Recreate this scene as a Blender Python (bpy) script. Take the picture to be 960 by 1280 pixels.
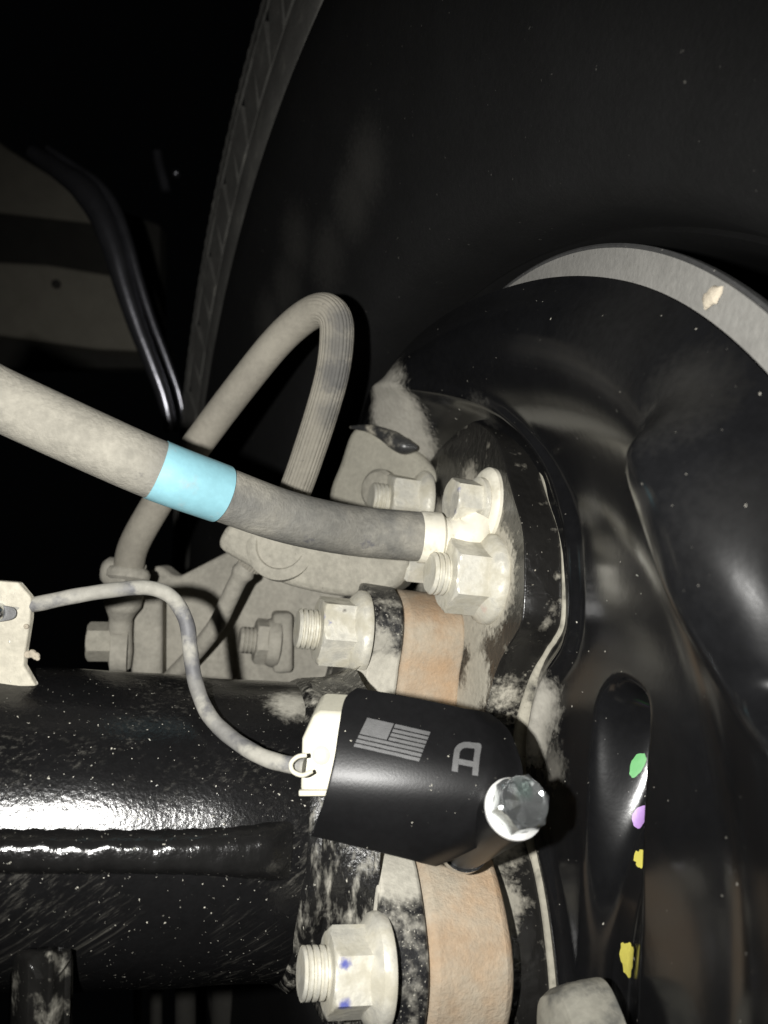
import bpy, bmesh, math, random
import numpy as np
from mathutils import Vector
from mathutils.bvhtree import BVHTree
random.seed(4); rng = np.random.default_rng(7)
for o in list(bpy.data.objects): bpy.data.objects.remove(o)
scene = bpy.context.scene
col = scene.collection

# ------------------------------------------------------------ camera, world, flash
F = 985.0                                   # focal length in photo pixels (960 x 1280)
cam_data = bpy.data.cameras.new('camera')
cam = bpy.data.objects.new('camera', cam_data); col.objects.link(cam)
cam.rotation_euler = (math.radians(90), 0, 0)
cam_data.sensor_fit = 'VERTICAL'; cam_data.sensor_height = 24.0
cam_data.lens = F * 24.0 / 1280.0
cam_data.clip_start = 0.01; cam_data.clip_end = 50
cam_data.dof.use_dof = True; cam_data.dof.focus_distance = 0.212
cam_data.dof.aperture_fstop = cam_data.lens / 1.7
scene.camera = cam
scene.render.resolution_x = 768; scene.render.resolution_y = 1024

world = bpy.data.worlds.new('World'); scene.world = world; world.use_nodes = True
world.node_tree.nodes['Background'].inputs[0].default_value = (0.5, 0.55, 0.6, 1)
world.node_tree.nodes['Background'].inputs[1].default_value = 0.0012

# the phone's flash: the only light, a few centimetres to the left of the lens
fl = bpy.data.lights.new('phone_flash', 'SPOT')
fl.energy = 4.2; fl.color = (1.0, 0.985, 0.95); fl.shadow_soft_size = 0.0028
fl.spot_size = math.radians(100); fl.spot_blend = 0.9
flo = bpy.data.objects.new('phone_flash', fl); col.objects.link(flo)
flo.location = (-0.030, 0.0, 0.003)
flo.rotation_euler = (math.radians(87), 0, math.radians(-7))
vs = scene.view_settings
vs.view_transform = 'Standard'; vs.look = 'None'; vs.exposure = 0; vs.gamma = 1
vs.use_curve_mapping = False

# ------------------------------------------------------------ frames (all in millimetres)
def nrm(v): v = np.asarray(v, float); return v / np.linalg.norm(v)
A = nrm([.95, .27, -.12])                              # axle axis, outboard
C0 = np.array([-32, 228, -90.]); S1 = np.array([-7.1, 251, -38.2])
C = C0 + ((S1 - C0) @ A) * A                           # axle axis at the flange face (a = 0)
U = nrm(np.array([0, 0, 1.]) - A[2] * A); V = np.cross(A, U)
def W(a, v, u): return C + a * A + v * V + u * U
def ray(px, py): return np.array([(px - 480) / F, 1.0, -(py - 640) / F])
def P(px, py, d): return ray(px, py) * d
def pl(px, py, a):
    r = ray(px, py); p0 = C + a * A
    return r * ((p0 @ A) / (r @ A))
def vu(px, py, a):
    p = pl(px, py, a) - C
    return p @ V, p @ U
def sm(x, a, b):
    t = np.clip((np.asarray(x, float) - a) / (b - a), 0, 1); return t * t * (3 - 2 * t)
def cr(pts, n=12, closed=False):
    p = np.array(pts, float); N = len(p); out = []
    idx = (lambda i: p[i % N]) if closed else (lambda i: p[min(max(i, 0), N - 1)])
    for i in range(N if closed else N - 1):
        a, b, c, d = idx(i - 1), idx(i), idx(i + 1), idx(i + 2)
        for t in np.linspace(0, 1, n, endpoint=False):
            out.append(.5 * ((2 * b) + (-a + c) * t + (2 * a - 5 * b + 4 * c - d) * t * t + (-a + 3 * b - 3 * c + d) * t ** 3))
    if not closed: out.append(p[-1])
    return np.array(out)

# ------------------------------------------------------------ materials
def lin(c): return tuple(((x / 12.92) if x <= .04045 else ((x + .055) / 1.055) ** 2.4) for x in c)
DUST = (0.46, 0.44, 0.375)
def mat(name, base, rough=.5, metallic=0, dust=DUST, amount=0.0, scale=90, soft=.12, specks=0.0, speck_scale=900,
        film=0.0, blobs=(), clean=(), marks=(), bump=.15, bump_scale=700, vary=.25, coat=0, distort=4, streak=None,
        rust=0.0, spec=.5, stretch=(1, 1, 1)):
    m = bpy.data.materials.new(name); m.use_nodes = True
    nt = m.node_tree; N = nt.nodes; L = nt.links; b = N['Principled BSDF']
    geo = N.new('ShaderNodeNewGeometry'); pos = geo.outputs['Position']
    def math_(op, x, y=None, clamp=False):
        n = N.new('ShaderNodeMath'); n.operation = op; n.use_clamp = clamp
        for i, q in enumerate((x, y)):
            if q is None: continue
            if isinstance(q, (int, float)): n.inputs[i].default_value = q
            else: L.new(q, n.inputs[i])
        return n.outputs[0]
    def noise(s, det=4, vec=pos, rough_=.6):
        n = N.new('ShaderNodeTexNoise'); n.inputs['Scale'].default_value = s; n.inputs['Detail'].default_value = det
        n.inputs['Roughness'].default_value = rough_; L.new(vec, n.inputs['Vector']); return n
    def ramp(x, lo, hi):
        n = N.new('ShaderNodeMapRange'); n.interpolation_type = 'SMOOTHSTEP'
        L.new(x, n.inputs[0]); n.inputs[1].default_value = lo; n.inputs[2].default_value = hi; return n.outputs[0]
    def mix(f, c1, c2):
        n = N.new('ShaderNodeMix'); n.data_type = 'RGBA'
        if isinstance(f, (int, float)): n.inputs[0].default_value = f
        else: L.new(f, n.inputs[0])
        for k, q in ((6, c1), (7, c2)):
            if isinstance(q, tuple): n.inputs[k].default_value = (*q[:3], 1)
            else: L.new(q, n.inputs[k])
        return n.outputs[2]
    spos = pos
    if stretch != (1, 1, 1):
        mp = N.new('ShaderNodeMapping'); mp.inputs['Scale'].default_value = stretch; L.new(pos, mp.inputs[0]); spos = mp.outputs[0]
    nz = noise(scale, 6, spos)
    mask = film
    if amount > 0:
        t = .72 - .45 * amount
        mask = math_('MAXIMUM', ramp(nz.outputs[0], t - soft, t + soft), film)
    if specks > 0:
        s = noise(speck_scale, 2, spos)
        sp = ramp(s.outputs[0], .74 - .2 * specks, .80 - .2 * specks)
        mask = math_('MAXIMUM', sp, mask)
    if streak:                                            # wiped dust: thin parallel lines
        w = N.new('ShaderNodeMapping'); w.vector_type = 'TEXTURE'; w.inputs['Rotation'].default_value = streak[0]; w.inputs['Scale'].default_value = streak[1]
        L.new(pos, w.inputs[0])
        sn = noise(streak[2], 4, w.outputs[0], .7)
        big = noise(28, 3)
        sk = math_('MULTIPLY', ramp(sn.outputs[0], .48, .8), ramp(big.outputs[0], .42, .62))
        mask = math_('MAXIMUM', math_('MULTIPLY', sk, streak[3]), mask)
    if blobs or clean or marks:
        dn = noise(520, 6); vm = N.new('ShaderNodeVectorMath'); vm.operation = 'MULTIPLY_ADD'
        L.new(dn.outputs[1], vm.inputs[0]); vm.inputs[1].default_value = (distort * .002,) * 3; 
        vm2 = N.new('ShaderNodeVectorMath'); vm2.operation = 'SUBTRACT'; L.new(pos, vm2.inputs[0]); vm2.inputs[1].default_value = (distort * .001,) * 3
        L.new(vm2.outputs[0], vm.inputs[2]); dpos = vm.outputs[0]
        def blob(c, r0, r1):
            d = N.new('ShaderNodeVectorMath'); d.operation = 'DISTANCE'; L.new(dpos, d.inputs[0]); d.inputs[1].default_value = tuple(np.asarray(c) * .001)
            mr = N.new('ShaderNodeMapRange'); mr.interpolation_type = 'SMOOTHSTEP'; L.new(d.outputs['Value'], mr.inputs[0])
            mr.inputs[1].default_value = r0 * .001; mr.inputs[2].default_value = r1 * .001; return math_('SUBTRACT', 1.0, mr.outputs[0])
        for c, r0, r1, k in blobs:
            mask = math_('MAXIMUM', math_('MULTIPLY', blob(c, r0, r1), k), mask)
        for c, r0, r1, k in clean:
            mask = math_('MULTIPLY', mask, math_('SUBTRACT', 1.0, math_('MULTIPLY', blob(c, r0, r1), k)))
    va = noise(45, 5); vb = noise(520, 4)
    vv = math_('ADD', math_('MULTIPLY', va.outputs[0], .6), math_('MULTIPLY', vb.outputs[0], .4))
    dcol = mix(ramp(vv, .3, .7), tuple(x * (1 - vary) for x in dust), tuple(min(1, x * (1 + vary * .6)) for x in dust))
    bcol = mix(ramp(vv, .3, .7), tuple(x * (1 - vary) for x in base), tuple(min(1, x * (1 + vary * .6)) for x in base))
    if rust > 0:
        rn = noise(70, 6); bcol = mix(ramp(rn.outputs[0], .62 - .3 * rust, .75 - .2 * rust), bcol, (.17, .075, .03))
    colr = mix(mask, bcol, dcol) if not (isinstance(mask, float) and mask == 0) else bcol
    for c, r0, r1, mc, k in marks:
        colr = mix(math_('MULTIPLY', blob(c, r0, r1), k), colr, mc)
    L.new(colr, b.inputs['Base Color'])
    if isinstance(mask, (int, float)): b.inputs['Roughness'].default_value = rough + (.9 - rough) * mask
    else:
        mr = N.new('ShaderNodeMapRange'); L.new(mask, mr.inputs[0]); mr.inputs[3].default_value = rough; mr.inputs[4].default_value = .9
        L.new(mr.outputs[0], b.inputs['Roughness'])
        if metallic:
            mm = N.new('ShaderNodeMapRange'); L.new(mask, mm.inputs[0]); mm.inputs[3].default_value = metallic; mm.inputs[4].default_value = 0
            L.new(mm.outputs[0], b.inputs['Metallic'])
    if metallic and isinstance(mask, (int, float)): b.inputs['Metallic'].default_value = metallic
    b.inputs['Specular IOR Level'].default_value = spec
    if coat: b.inputs['Coat Weight'].default_value = coat; b.inputs['Coat Roughness'].default_value = .08
    if bump > 0:
        bn = noise(bump_scale, 5); bp = N.new('ShaderNodeBump'); bp.inputs['Strength'].default_value = bump; bp.inputs['Distance'].default_value = .0006
        h = bn.outputs[0]
        if not isinstance(mask, (int, float)): h = math_('ADD', h, math_('MULTIPLY', mask, .6))
        L.new(h, bp.inputs['Height']); L.new(bp.outputs[0], b.inputs['Normal'])
    return m

TN = np.array([math.cos(math.radians(27)), math.sin(math.radians(27)), 0]); T0 = C + 45 * A - 15 * TN      # wheel axis, plane of the tyre shoulder
def tyre_px(px, py, w=-8):
    r = ray(px, py); return r * (((T0 + w * TN) @ TN) / (r @ TN))
BLACK = (.0045, .0045, .005)
M = {}
M['tube'] = mat('black_axle_paint', BLACK, .19, specks=.22, speck_scale=1100, film=.004, bump=.22, bump_scale=800,
                streak=((0, -.55, 0), (30, 1, 1), 900, .15),
                blobs=[(P(365, 870, 215), 3, 9, .8), (P(225, 1018, 205), 1, 5, .6), (P(90, 1010, 196), 1, 5, .45), (P(150, 1100, 195), 1, 5, .3), (P(240, 1090, 200), 2, 8, .4)])
M['collar'] = mat('black_collar_paint', BLACK, .25, amount=.16, scale=420, soft=.2, specks=.30, speck_scale=1200, film=.01, bump=.5, stretch=(1, 1, .35))
M['bead'] = mat('black_weld_paint', BLACK, .16, specks=.2, film=.01, bump=.55, bump_scale=260)
M['flange'] = mat('dusty_flange', (.45, .42, .35), .85, dust=BLACK, blobs=[], specks=.25, speck_scale=800, bump=.3, vary=.2)
M['steel'] = mat('dusty_steel', (.33, .312, .26), .85, bump=.5, vary=.3, specks=.1, dust=(.2, .18, .15))
M['steel_far'] = mat('dusty_casting', (.33, .312, .265), .9, bump=.6, vary=.28, bump_scale=300, dust=(.14, .13, .11), specks=.1)
M['rust'] = mat('tan_rusted_iron', (.37, .25, .15), .85, dust=(.36, .315, .245), amount=.55, scale=80, soft=.25, bump=.6, bump_scale=1100, vary=.2, specks=.1, speck_scale=700)
M['rubber'] = mat('dusty_rubber', (.12, .118, .108), .75, dust=(.27, .255, .215), amount=.5, scale=70, soft=.22, specks=.16, speck_scale=900, bump=.5, bump_scale=1100, vary=.3,
                  blobs=[(P(0, 500, 192), 30, 45, 1), (P(120, 560, 192), 10, 24, .9)],
                  clean=[(P(400, 655, 225), 10, 22, .5)],
                  marks=[(P(168, 600, 190), 1, 3.5, (.06, .06, .06), .8), (P(460, 682, 226), .6, 3, (.05, .05, .07), .8), (P(385, 678, 220), .5, 2.5, (.06, .06, .07), .7)])
M['loop'] = mat('dusty_loop_hose', (.235, .218, .18), .85, dust=(.07, .07, .07), specks=.1, bump=.25, vary=.2,
                blobs=[(P(424, 470, 255), 3, 10, .85), (P(432, 400, 251), 2, 8, .75), (P(418, 520, 258), 2, 9, .65), (P(428, 435, 252), 2, 9, .7)])
M['cable'] = mat('dusty_cable', (.10, .10, .105), .6, dust=(.29, .28, .245), amount=.62, scale=120, soft=.1, bump=.2,
                 blobs=[(P(320, 938, 186), 1, 3, 1), (P(120, 742, 205), 5, 12, .9)],
                 clean=[(P(245, 850, 205), 5, 10, .6), (P(290, 925, 195), 5, 10, .6)])
M['tape'] = mat('pale_blue_band', (.215, .43, .49), .5, bump=.12, bump_scale=300, vary=.12, dust=(.30, .32, .30), amount=.12, scale=120)
M['cream'] = mat('cream_plastic', (.52, .50, .41), .5, dust=(.45, .41, .32), amount=.2, bump=.1, vary=.1)
M['nut'] = mat('dusty_zinc', (.70, .68, .60), .38, metallic=.45, dust=(.43, .405, .325), amount=.50, scale=140, soft=.15, bump=.25, vary=.15)
M['ferrule'] = mat('bright_dusty_zinc', (.66, .63, .53), .5, dust=(.45, .42, .33), amount=.25, scale=160, bump=.2, vary=.12)
M['cap'] = mat('black_powder_coat', (.0055, .0055, .006), .36, film=.002, specks=.05, speck_scale=900, spec=.22, bump=.05, bump_scale=1800, amount=.0)
M['engraved'] = mat('grey_etched_metal', (.085, .085, .085), .6, bump=.2, bump_scale=3000, vary=.25)
M['zinc'] = mat('bright_zinc', (.66, .68, .70), .22, metallic=1, bump=.45, bump_scale=240, vary=.15)
M['washer'] = mat('clean_zinc_washer', (.80, .80, .78), .4, metallic=.3, bump=.05)
M['tyre'] = mat('tyre_rubber', (.0048, .0048, .0048), .75, dust=(.05, .048, .043), specks=.08, speck_scale=500, distort=8,
                blobs=[(tyre_px(*q), 4, 22, .30) for q in ((445, 205), (425, 255), (395, 320), (365, 300), (352, 360), (330, 400))], bump=.3, vary=.3, spec=.25)
M['tyre_rib'] = mat('dusty_tyre_rib', (.135, .132, .122), .85, dust=(.19, .185, .165), amount=.15, bump=.3, vary=.3, spec=.2)
M['rim'] = mat('dark_wheel_paint', (.006, .006, .006), .8, bump=.1, spec=.12)
M['drum'] = mat('dusty_drum', (.21, .205, .19), .75, dust=(.06, .06, .06), specks=.15, bump=.3, vary=.2, streak=((0, .3, 0), (10, 1, 1), 500, .4))
M['drum_edge'] = mat('dark_drum_edge', (.05, .05, .05), .6, dust=(.3, .29, .26), specks=.25, bump=.3)
M['liner'] = mat('gloss_black_lip', (.30, .30, .33), .26, bump=.5, bump_scale=45, metallic=.9)
M['far'] = mat('dusty_grey_panel', (.30, .28, .23), .9, bump=.1, vary=.12)
M['far_dark'] = mat('dark_grey_panel', (.05, .048, .042), .9, bump=.1, vary=.2)
M['green'] = mat('green_paint', (.07, .30, .08), .5, bump=.1, vary=.1)
M['violet'] = mat('violet_paint', (.34, .20, .46), .4, bump=.1, vary=.15)
M['yellow'] = mat('yellow_paint', (.58, .52, .10), .6, bump=.3, vary=.1)
M['clod'] = mat('dried_mud', (.42, .37, .29), .95, bump=.8, vary=.3)

# ------------------------------------------------------------ mesh helpers
def thing(name, loc, label, cat, group=None):
    o = bpy.data.objects.new(name, None); col.objects.link(o); o.empty_display_size = .02
    o.location = tuple(np.asarray(loc) * .001)
    o['label'] = label; o['category'] = cat
    if group: o['group'] = group
    return o
def world_loc(o):
    v = Vector((0, 0, 0))
    while o: v = v + Vector(o.location); o = o.parent
    return np.array(v) * 1000
def build(name, verts, faces, m, parent=None, smooth=35, loc=None, label=None, cat=None, bevel=0, group=None, solid=0, subsurf=0):
    verts = np.asarray(verts, float)
    base = world_loc(parent) if parent else np.zeros(3)
    own = np.asarray(loc, float) if loc is not None else (verts.mean(0) if parent is None else base)
    me = bpy.data.meshes.new(name)
    me.from_pydata([tuple(q) for q in (verts - own) * .001], [], [tuple(int(i) for i in f) for f in faces])
    bm = bmesh.new(); bm.from_mesh(me); bmesh.ops.recalc_face_normals(bm, faces=bm.faces); bm.to_mesh(me); bm.free()
    me.shade_smooth(); me.set_sharp_from_angle(angle=math.radians(smooth))
    me.materials.append(m if not isinstance(m, str) else M[m])
    o = bpy.data.objects.new(name, me); col.objects.link(o)
    o.location = tuple((own - base) * .001)
    if parent: o.parent = parent
    if solid:
        s = o.modifiers.new('s', 'SOLIDIFY'); s.thickness = solid * .001; s.offset = -1
    if bevel:
        s = o.modifiers.new('b', 'BEVEL'); s.width = bevel * .001; s.segments = 3; s.limit_method = 'ANGLE'; s.angle_limit = math.radians(40)
    if subsurf:
        s = o.modifiers.new('d', 'SUBSURF'); s.levels = subsurf; s.render_levels = subsurf
    if label: o['label'] = label
    if cat: o['category'] = cat
    if group: o['group'] = group
    return o
def join(*ms):
    vs_, fs = [], []
    for v, f in ms:
        k = len(vs_); vs_ += [np.asarray(q) for q in v]; fs += [tuple(i + k for i in g) for g in f]
    return vs_, fs
def basis(w, rot=0):
    w = nrm(w); t = np.array([0, 0, 1.]) if abs(w[2]) < .9 else np.array([1., 0, 0])
    p = nrm(np.cross(t, w)); q = np.cross(w, p)
    c, s = math.cos(rot), math.sin(rot)
    return w, c * p + s * q, -s * p + c * q
def lathe(origin, axis, prof, seg=96, arc=None, rfun=None, rot=0):
    """prof: list of (offset along axis, radius); closed round the axis unless arc=(t0,t1)"""
    w, p, q = basis(axis, rot); vs_, fs = [], []
    ts = np.linspace(0, 2 * math.pi, seg, endpoint=False) if arc is None else np.linspace(arc[0], arc[1], seg)
    for i, (h, r) in enumerate(prof):
        for t in ts:
            rr = r if rfun is None else rfun(h, r, t)
            vs_.append(np.asarray(origin) + w * h + rr * (math.cos(t) * p + math.sin(t) * q))
    n = len(ts)
    for i in range(len(prof) - 1):
        for j in range(n if arc is None else n - 1):
            k = (j + 1) % n
            fs.append((i * n + j, i * n + k, (i + 1) * n + k, (i + 1) * n + j))
    return vs_, fs
def capped(origin, axis, prof, **kw):
    v, f = lathe(origin, axis, prof, **kw); n = kw.get('seg', 96); L_ = len(v)
    f.append(tuple(range(n))); f.append(tuple(range(L_ - n, L_)))
    return v, f
def tube(path, rad, seg=28, prof=None, cap=True):
    p = np.asarray(path, float); n = len(p); rad = np.broadcast_to(np.asarray(rad, float), (n,))
    T = np.gradient(p, axis=0); T /= np.linalg.norm(T, axis=1)[:, None]
    w, a, b = basis(T[0]); vs_, fs = [], []
    for i in range(n):
        a = nrm(a - (a @ T[i]) * T[i]); b = np.cross(T[i], a)
        for j in range(seg):
            t = 2 * math.pi * j / seg; r = rad[i] * (1 if prof is None else prof(i / (n - 1), t))
            vs_.append(p[i] + r * (math.cos(t) * a + math.sin(t) * b))
    for i in range(n - 1):
        for j in range(seg):
            k = (j + 1) % seg; fs.append((i * seg + j, i * seg + k, (i + 1) * seg + k, (i + 1) * seg + j))
    if cap: fs.append(tuple(range(seg))); fs.append(tuple(range((n - 1) * seg, n * seg)))
    return vs_, fs
def prism(loop, d):
    """extrude a closed 3-D outline by the vector d"""
    l = [np.asarray(q, float) for q in loop]; n = len(l); vs_ = l + [q + np.asarray(d) for q in l]
    fs = [tuple(range(n)), tuple(range(n, 2 * n))] + [(i, (i + 1) % n, n + (i + 1) % n, n + i) for i in range(n)]
    return vs_, fs
def box(c, ax, sx, ay, sy, az, sz):
    c = np.asarray(c, float); vs_ = [c + sx * i * ax + sy * j * ay + sz * k * az for i in (-1, 1) for j in (-1, 1) for k in (-1, 1)]
    return vs_, [(0, 1, 3, 2), (4, 5, 7, 6), (0, 1, 5, 4), (2, 3, 7, 6), (0, 2, 6, 4), (1, 3, 7, 5)]
def hexr(af, t):
    t = (t + math.pi / 6) % (math.pi / 3) - math.pi / 6
    return af / 2 / math.cos(t)
def hexbody(origin, axis, af, h, z0=0, rot=0, dish=0.0):
    rc = af / 2 * 1.0
    def rf(z, r, t): return min(hexr(af, t), rc + (h + z0 - z) * 1.9) * r
    prof = [(z0, 1)] + [(z0 + h - k, 1) for k in (1.6, 1.2, .8, .4, 0)] + [(z0 + h, .9), (z0 + h - dish, .75), (z0 + h - dish, .02)]
    v, f = lathe(origin, axis, prof, seg=96, rfun=rf, rot=rot)
    return v, f
def stud_mesh(origin, axis, r, z0, z1, pitch=1.6):
    prof = [(z0, r)]; z = z0
    while z < z1 - pitch * .9:
        prof += [(z + pitch * .2, r), (z + pitch * .42, r * .88), (z + pitch * .58, r * .88), (z + pitch * .8, r)]; z += pitch
    prof += [(z1 - .7, r), (z1, r * .88), (z1, r * .5), (z1 - .15, .05)]
    return lathe(origin, axis, prof, seg=64)
def flange_nut(parent, origin, axis, name='flange_nut', af=19.5, h=14.5, fr=13.6, sr=6.3, sl=21, rot=0.2, m='nut', pm=None):
    origin = np.asarray(origin)
    v, f = join(hexbody(origin, axis, af, h - 2, z0=2, rot=rot))
    n = build(name, v, f, m, parent, 30, loc=origin)
    v, f = lathe(origin, axis, [(-.3, fr * .98), (.4, fr), (1.8, fr), (2.6, fr * .97), (4.4, af * .56), (5.5, af * .4)], seg=96)
    build('washer_face', v, f, m, n, 30, loc=origin)
    v, f = stud_mesh(origin, axis, sr, -2, sl)
    build('stud', v, f, m if pm is None else pm, n, 40, loc=origin)
    return n

def on_cyl(o, axis, R, px, py):
    ax_ = nrm(axis); r = ray(px, py); oo_ = -np.asarray(o); rp = r - (r @ ax_) * ax_; op = oo_ - (oo_ @ ax_) * ax_
    aa, bb, cc = rp @ rp, 2 * rp @ op, op @ op - R * R
    return r * ((-bb - math.sqrt(max(0, bb * bb - 4 * aa * cc))) / (2 * aa))
# ============================================================ axle housing
axle = thing('axle_housing', W(-60, 0, -40), 'glossy black axle tube with weld bead ending in a bolted dusty flange', 'axle')
def wob(a, t): return 1 + .004 * math.sin(a * .11 + 2 * t) + .003 * math.sin(a * .23 - 3 * t)
prof = [(a, 40) for a in np.linspace(-190, -19, 60)]
v, f = lathe(C, A, prof, seg=160, rfun=lambda h, r, t: r * wob(h, t))
build('axle_tube', v, f, 'tube', axle)
# longitudinal weld bead on the front of the tube
def cyl_ang(px, py, R=40):
    r = ray(px, py); o = -C; rp = r - (r @ A) * A; op = o - (o @ A) * A
    aa, bb, cc = rp @ rp, 2 * rp @ op, op @ op - R * R
    t = (-bb - math.sqrt(max(0, bb * bb - 4 * aa * cc))) / (2 * aa); p = r * t - C
    return p @ A, math.atan2(p @ U, p @ V)
a_l, th_t = cyl_ang(100, 1036); _, th_b = cyl_ang(100, 1093)
a_r, th_t2 = cyl_ang(352, 1024); _, th_b2 = cyl_ang(352, 1103)
vs_, fs = [], []; na, nt_ = 130, 26
for i, a in enumerate(np.linspace(-190, a_r + 3, na)):
    k = np.clip((a - a_l) / (a_r - a_l), 0, 1); k = k ** 3
    t0 = th_t + (th_t2 - th_t) * k; t1 = th_b + (th_b2 - th_b) * k
    wig = .012 * math.sin(a * .9) + .010 * math.sin(a * .37 + 1); endk = float(sm(a_r + 4 - a, 0, 9)) ** .6
    for j in range(nt_):
        s = j / (nt_ - 1); th = t0 + (t1 - t0) * s + wig * (1 - abs(2 * s - 1)) + (.006 * math.sin(a * 1.1) if j in (0, nt_ - 1) else 0)
        hgt = 5.2 * (1 - abs(2 * s - 1) ** 3.2) * endk + .16 * math.sin(a * 2.2 + 2.5 * s) * math.sin(math.pi * s) - .4
        R = 40 + hgt; vs_.append(C + a * A + R * (math.cos(th) * V + math.sin(th) * U))
fs = [(i * nt_ + j, i * nt_ + j + 1, (i + 1) * nt_ + j + 1, (i + 1) * nt_ + j) for i in range(na - 1) for j in range(nt_ - 1)]
build('weld_bead', vs_, fs, 'bead', axle)
# collar where the tube is welded into the flange
cn = rng.normal(size=(12, 3))
def collar_r(h, r, t): return r * (1 + .010 * math.sin(5 * t + h * .4) + .008 * math.sin(11 * t - h * .7) + .005 * math.sin(23 * t + h))
v, f = lathe(C, A, [(-22.5, 39.4), (-21, 41), (-19, 41.8), (-16, 41.3), (-12, 42), (-8, 43.5), (-5, 45.5)], seg=200, rfun=collar_r)
build('weld_collar', v, f, 'collar', axle)
N1 = vu(452, 792, 0); N3 = vu(473, 1213, -5)
flange_ol = cr([(-27, 70), (-17, 69), (-8, 64), (-5, 55), (-6, 44), (-3, 32), (12, 18), (28, 9), (40, 6), (51, -1), (58, -10), (60, -20), (57, -32), (48, -41),
                (34, -46), (10, -52), (-20, -56), (-50, -50), (-62, -30), (-60, 0), (-54, 30), (-46, 55), (-38, 67)], 8, True)
def shift(u): return -5.5 * float(1 - sm(u, -5, 45))
fv, ff_ = [], []; nf = len(flange_ol)
for (x, y) in flange_ol:
    t = math.atan2(y, x); r = min(math.hypot(x, y), 47)
    for k in (0, .12, .3, .6, 1):
        e = 1 - (1 - k) ** 2.2
        rr_ = 41.6 + (r - 41.6) * e; a_ = -6 + (6.4 + shift(y)) * k if shift(y) < -1 and r < 46 else -6 + (6.3 + shift(y)) * k
        fv.append(W(a_, rr_ * math.cos(t), rr_ * math.sin(t)))
for i in range(nf):
    for k in range(4):
        i2 = (i + 1) % nf; ff_.append((i * 5 + k, i2 * 5 + k, i2 * 5 + k + 1, i * 5 + k + 1))
build('flange_fillet', fv, ff_, mat('speckled_dust', (.42, .40, .34), .85, dust=(.03, .03, .03), specks=.26, speck_scale=1500, amount=.12, scale=300, soft=.2, bump=.4, distort=5, blobs=[(P(392, y, 198), 1, 6, .6) for y in (1060, 1110, 1160)]), axle, 60)
def slab(ol, a0, a1): return prism([W(a0 + shift(y), x, y) for x, y in ol], (a1 - a0) * A)
fm = mat('flange_paint', (.012, .012, .013), .35, dust=(.42, .40, .34), bump=.4, distort=4, specks=.55, speck_scale=1500, amount=.22, scale=220, soft=.18,
         blobs=[(W(5, -6, 36), 13, 18, 1), (W(3, -3, 54), 3, 7, .8), (W(5, -20, 60), 3, 8, .6), (W(0, 40, 8), 9, 15, 1), (W(5, 10, 20), 12, 20, 1), (W(-6, 56, -20), 3, 6, .4)])
v, f = slab(flange_ol, 0, 11)
build('axle_flange', v, f, fm, axle, bevel=1.2)
v, f = slab(flange_ol * .985, 11.2, 33)
rt = build('bearing_retainer', v, f, 'rust', axle, bevel=2.5)
flange_nut(axle, W(0, *N1), -A, rot=.42, m=mat('nut_dust_a', (.70, .68, .60), .38, metallic=.45, dust=(.43, .405, .325), amount=.50, scale=140, soft=.15, bump=.25, vary=.15, distort=1.5,
           marks=[(on_cyl(W(0, *N1), A, 10, 402, 770), .3, 1.6, (.06, .08, .30), .8), (on_cyl(W(0, *N1), A, 10, 412, 778), .2, .9, (.06, .08, .3), .6), (on_cyl(W(0, *N1), A, 10, 430, 764), .2, 1.1, (.1, .09, .08), .7)]))
flange_nut(axle, W(-4.5, *N3), -A, rot=.30, fr=12.4, af=16.8, sr=5.6, sl=18.8, h=12.8, m=mat('nut_dust_b', (.70, .68, .60), .38, metallic=.45, dust=(.43, .405, .325), amount=.50, scale=140, soft=.15, bump=.25, vary=.15, distort=1.5,
           marks=[(on_cyl(W(-4.5, *N3), A, 9.4, 432, 1205), .4, 1.7, (.05, .07, .36), .9), (on_cyl(W(-4.5, *N3), A, 9.4, 424, 1222), .3, 1.1, (.05, .07, .36), .9), (on_cyl(W(-4.5, *N3), A, 9.4, 432, 1257), .5, 2.2, (.05, .07, .36), .9)]))

# ============================================================ hub plate, backing plate, drum
hub = thing('hub_plate', W(43, 0, -60), 'thick black hub plate with a dusty face behind the rusty bearing retainer', 'hub plate')
seam_px = [(537, 552), (548, 535), (566, 522), (604, 524), (640, 536), (661, 552), (675, 584), (689, 627), (702, 669), (705, 719), (703, 776),
           (693, 799), (684, 812), (667, 846), (652, 905), (650, 960), (655, 1020), (663, 1060), (674, 1110), (682, 1163), (689, 1237), (689, 1290)]
seam = [vu(x, y, 43) for x, y in seam_px]
low = [(44, -50), (34, -70), (10, -84), (-25, -86), (-55, -72), (-78, -45), (-92, 0), (-98, 60), (-92, 110), (-84, 130)]
hub_ol = cr(seam + low, 6, True)
hm = mat('hub_black_paint', BLACK, .24, amount=.05, scale=150, specks=.12, film=.02, bump=.5, bump_scale=330, distort=6, dust=(.40, .375, .31), 
         blobs=[(pl(613, 724, 31), 14.5, 19, 1), (pl(606, 650, 31), 9, 15, .95), (pl(600, 690, 31), 8, 15, 1), (pl(570, 650, 31), 10, 17, 1), (pl(590, 780, 31), 8, 14, 1), (pl(540, 690, 31), 14, 22, 1), (pl(585, 605, 31), 4, 9, .9),
                (pl(595, 850, 31), 7, 12, 1), (pl(640, 880, 36), 3, 9, .95), (pl(600, 1040, 31), 8, 16, 1), (pl(520, 610, 31), 14, 20, 1), (pl(575, 900, 31), 9, 14, 1), (pl(628, 1130, 31), 4, 9, .8),
                (pl(672, 850, 42), 1, 4, .9), (pl(655, 900, 42), 1, 5, .9)],
         clean=[(pl(562, 565, 31), 7, 11, 1), (pl(540, 575, 31), 4, 8, .9), (pl(582, 818, 31), 1.5, 4, 1)])
v, f = prism([W(31, x, y) for x, y in hub_ol], 12 * A)
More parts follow.
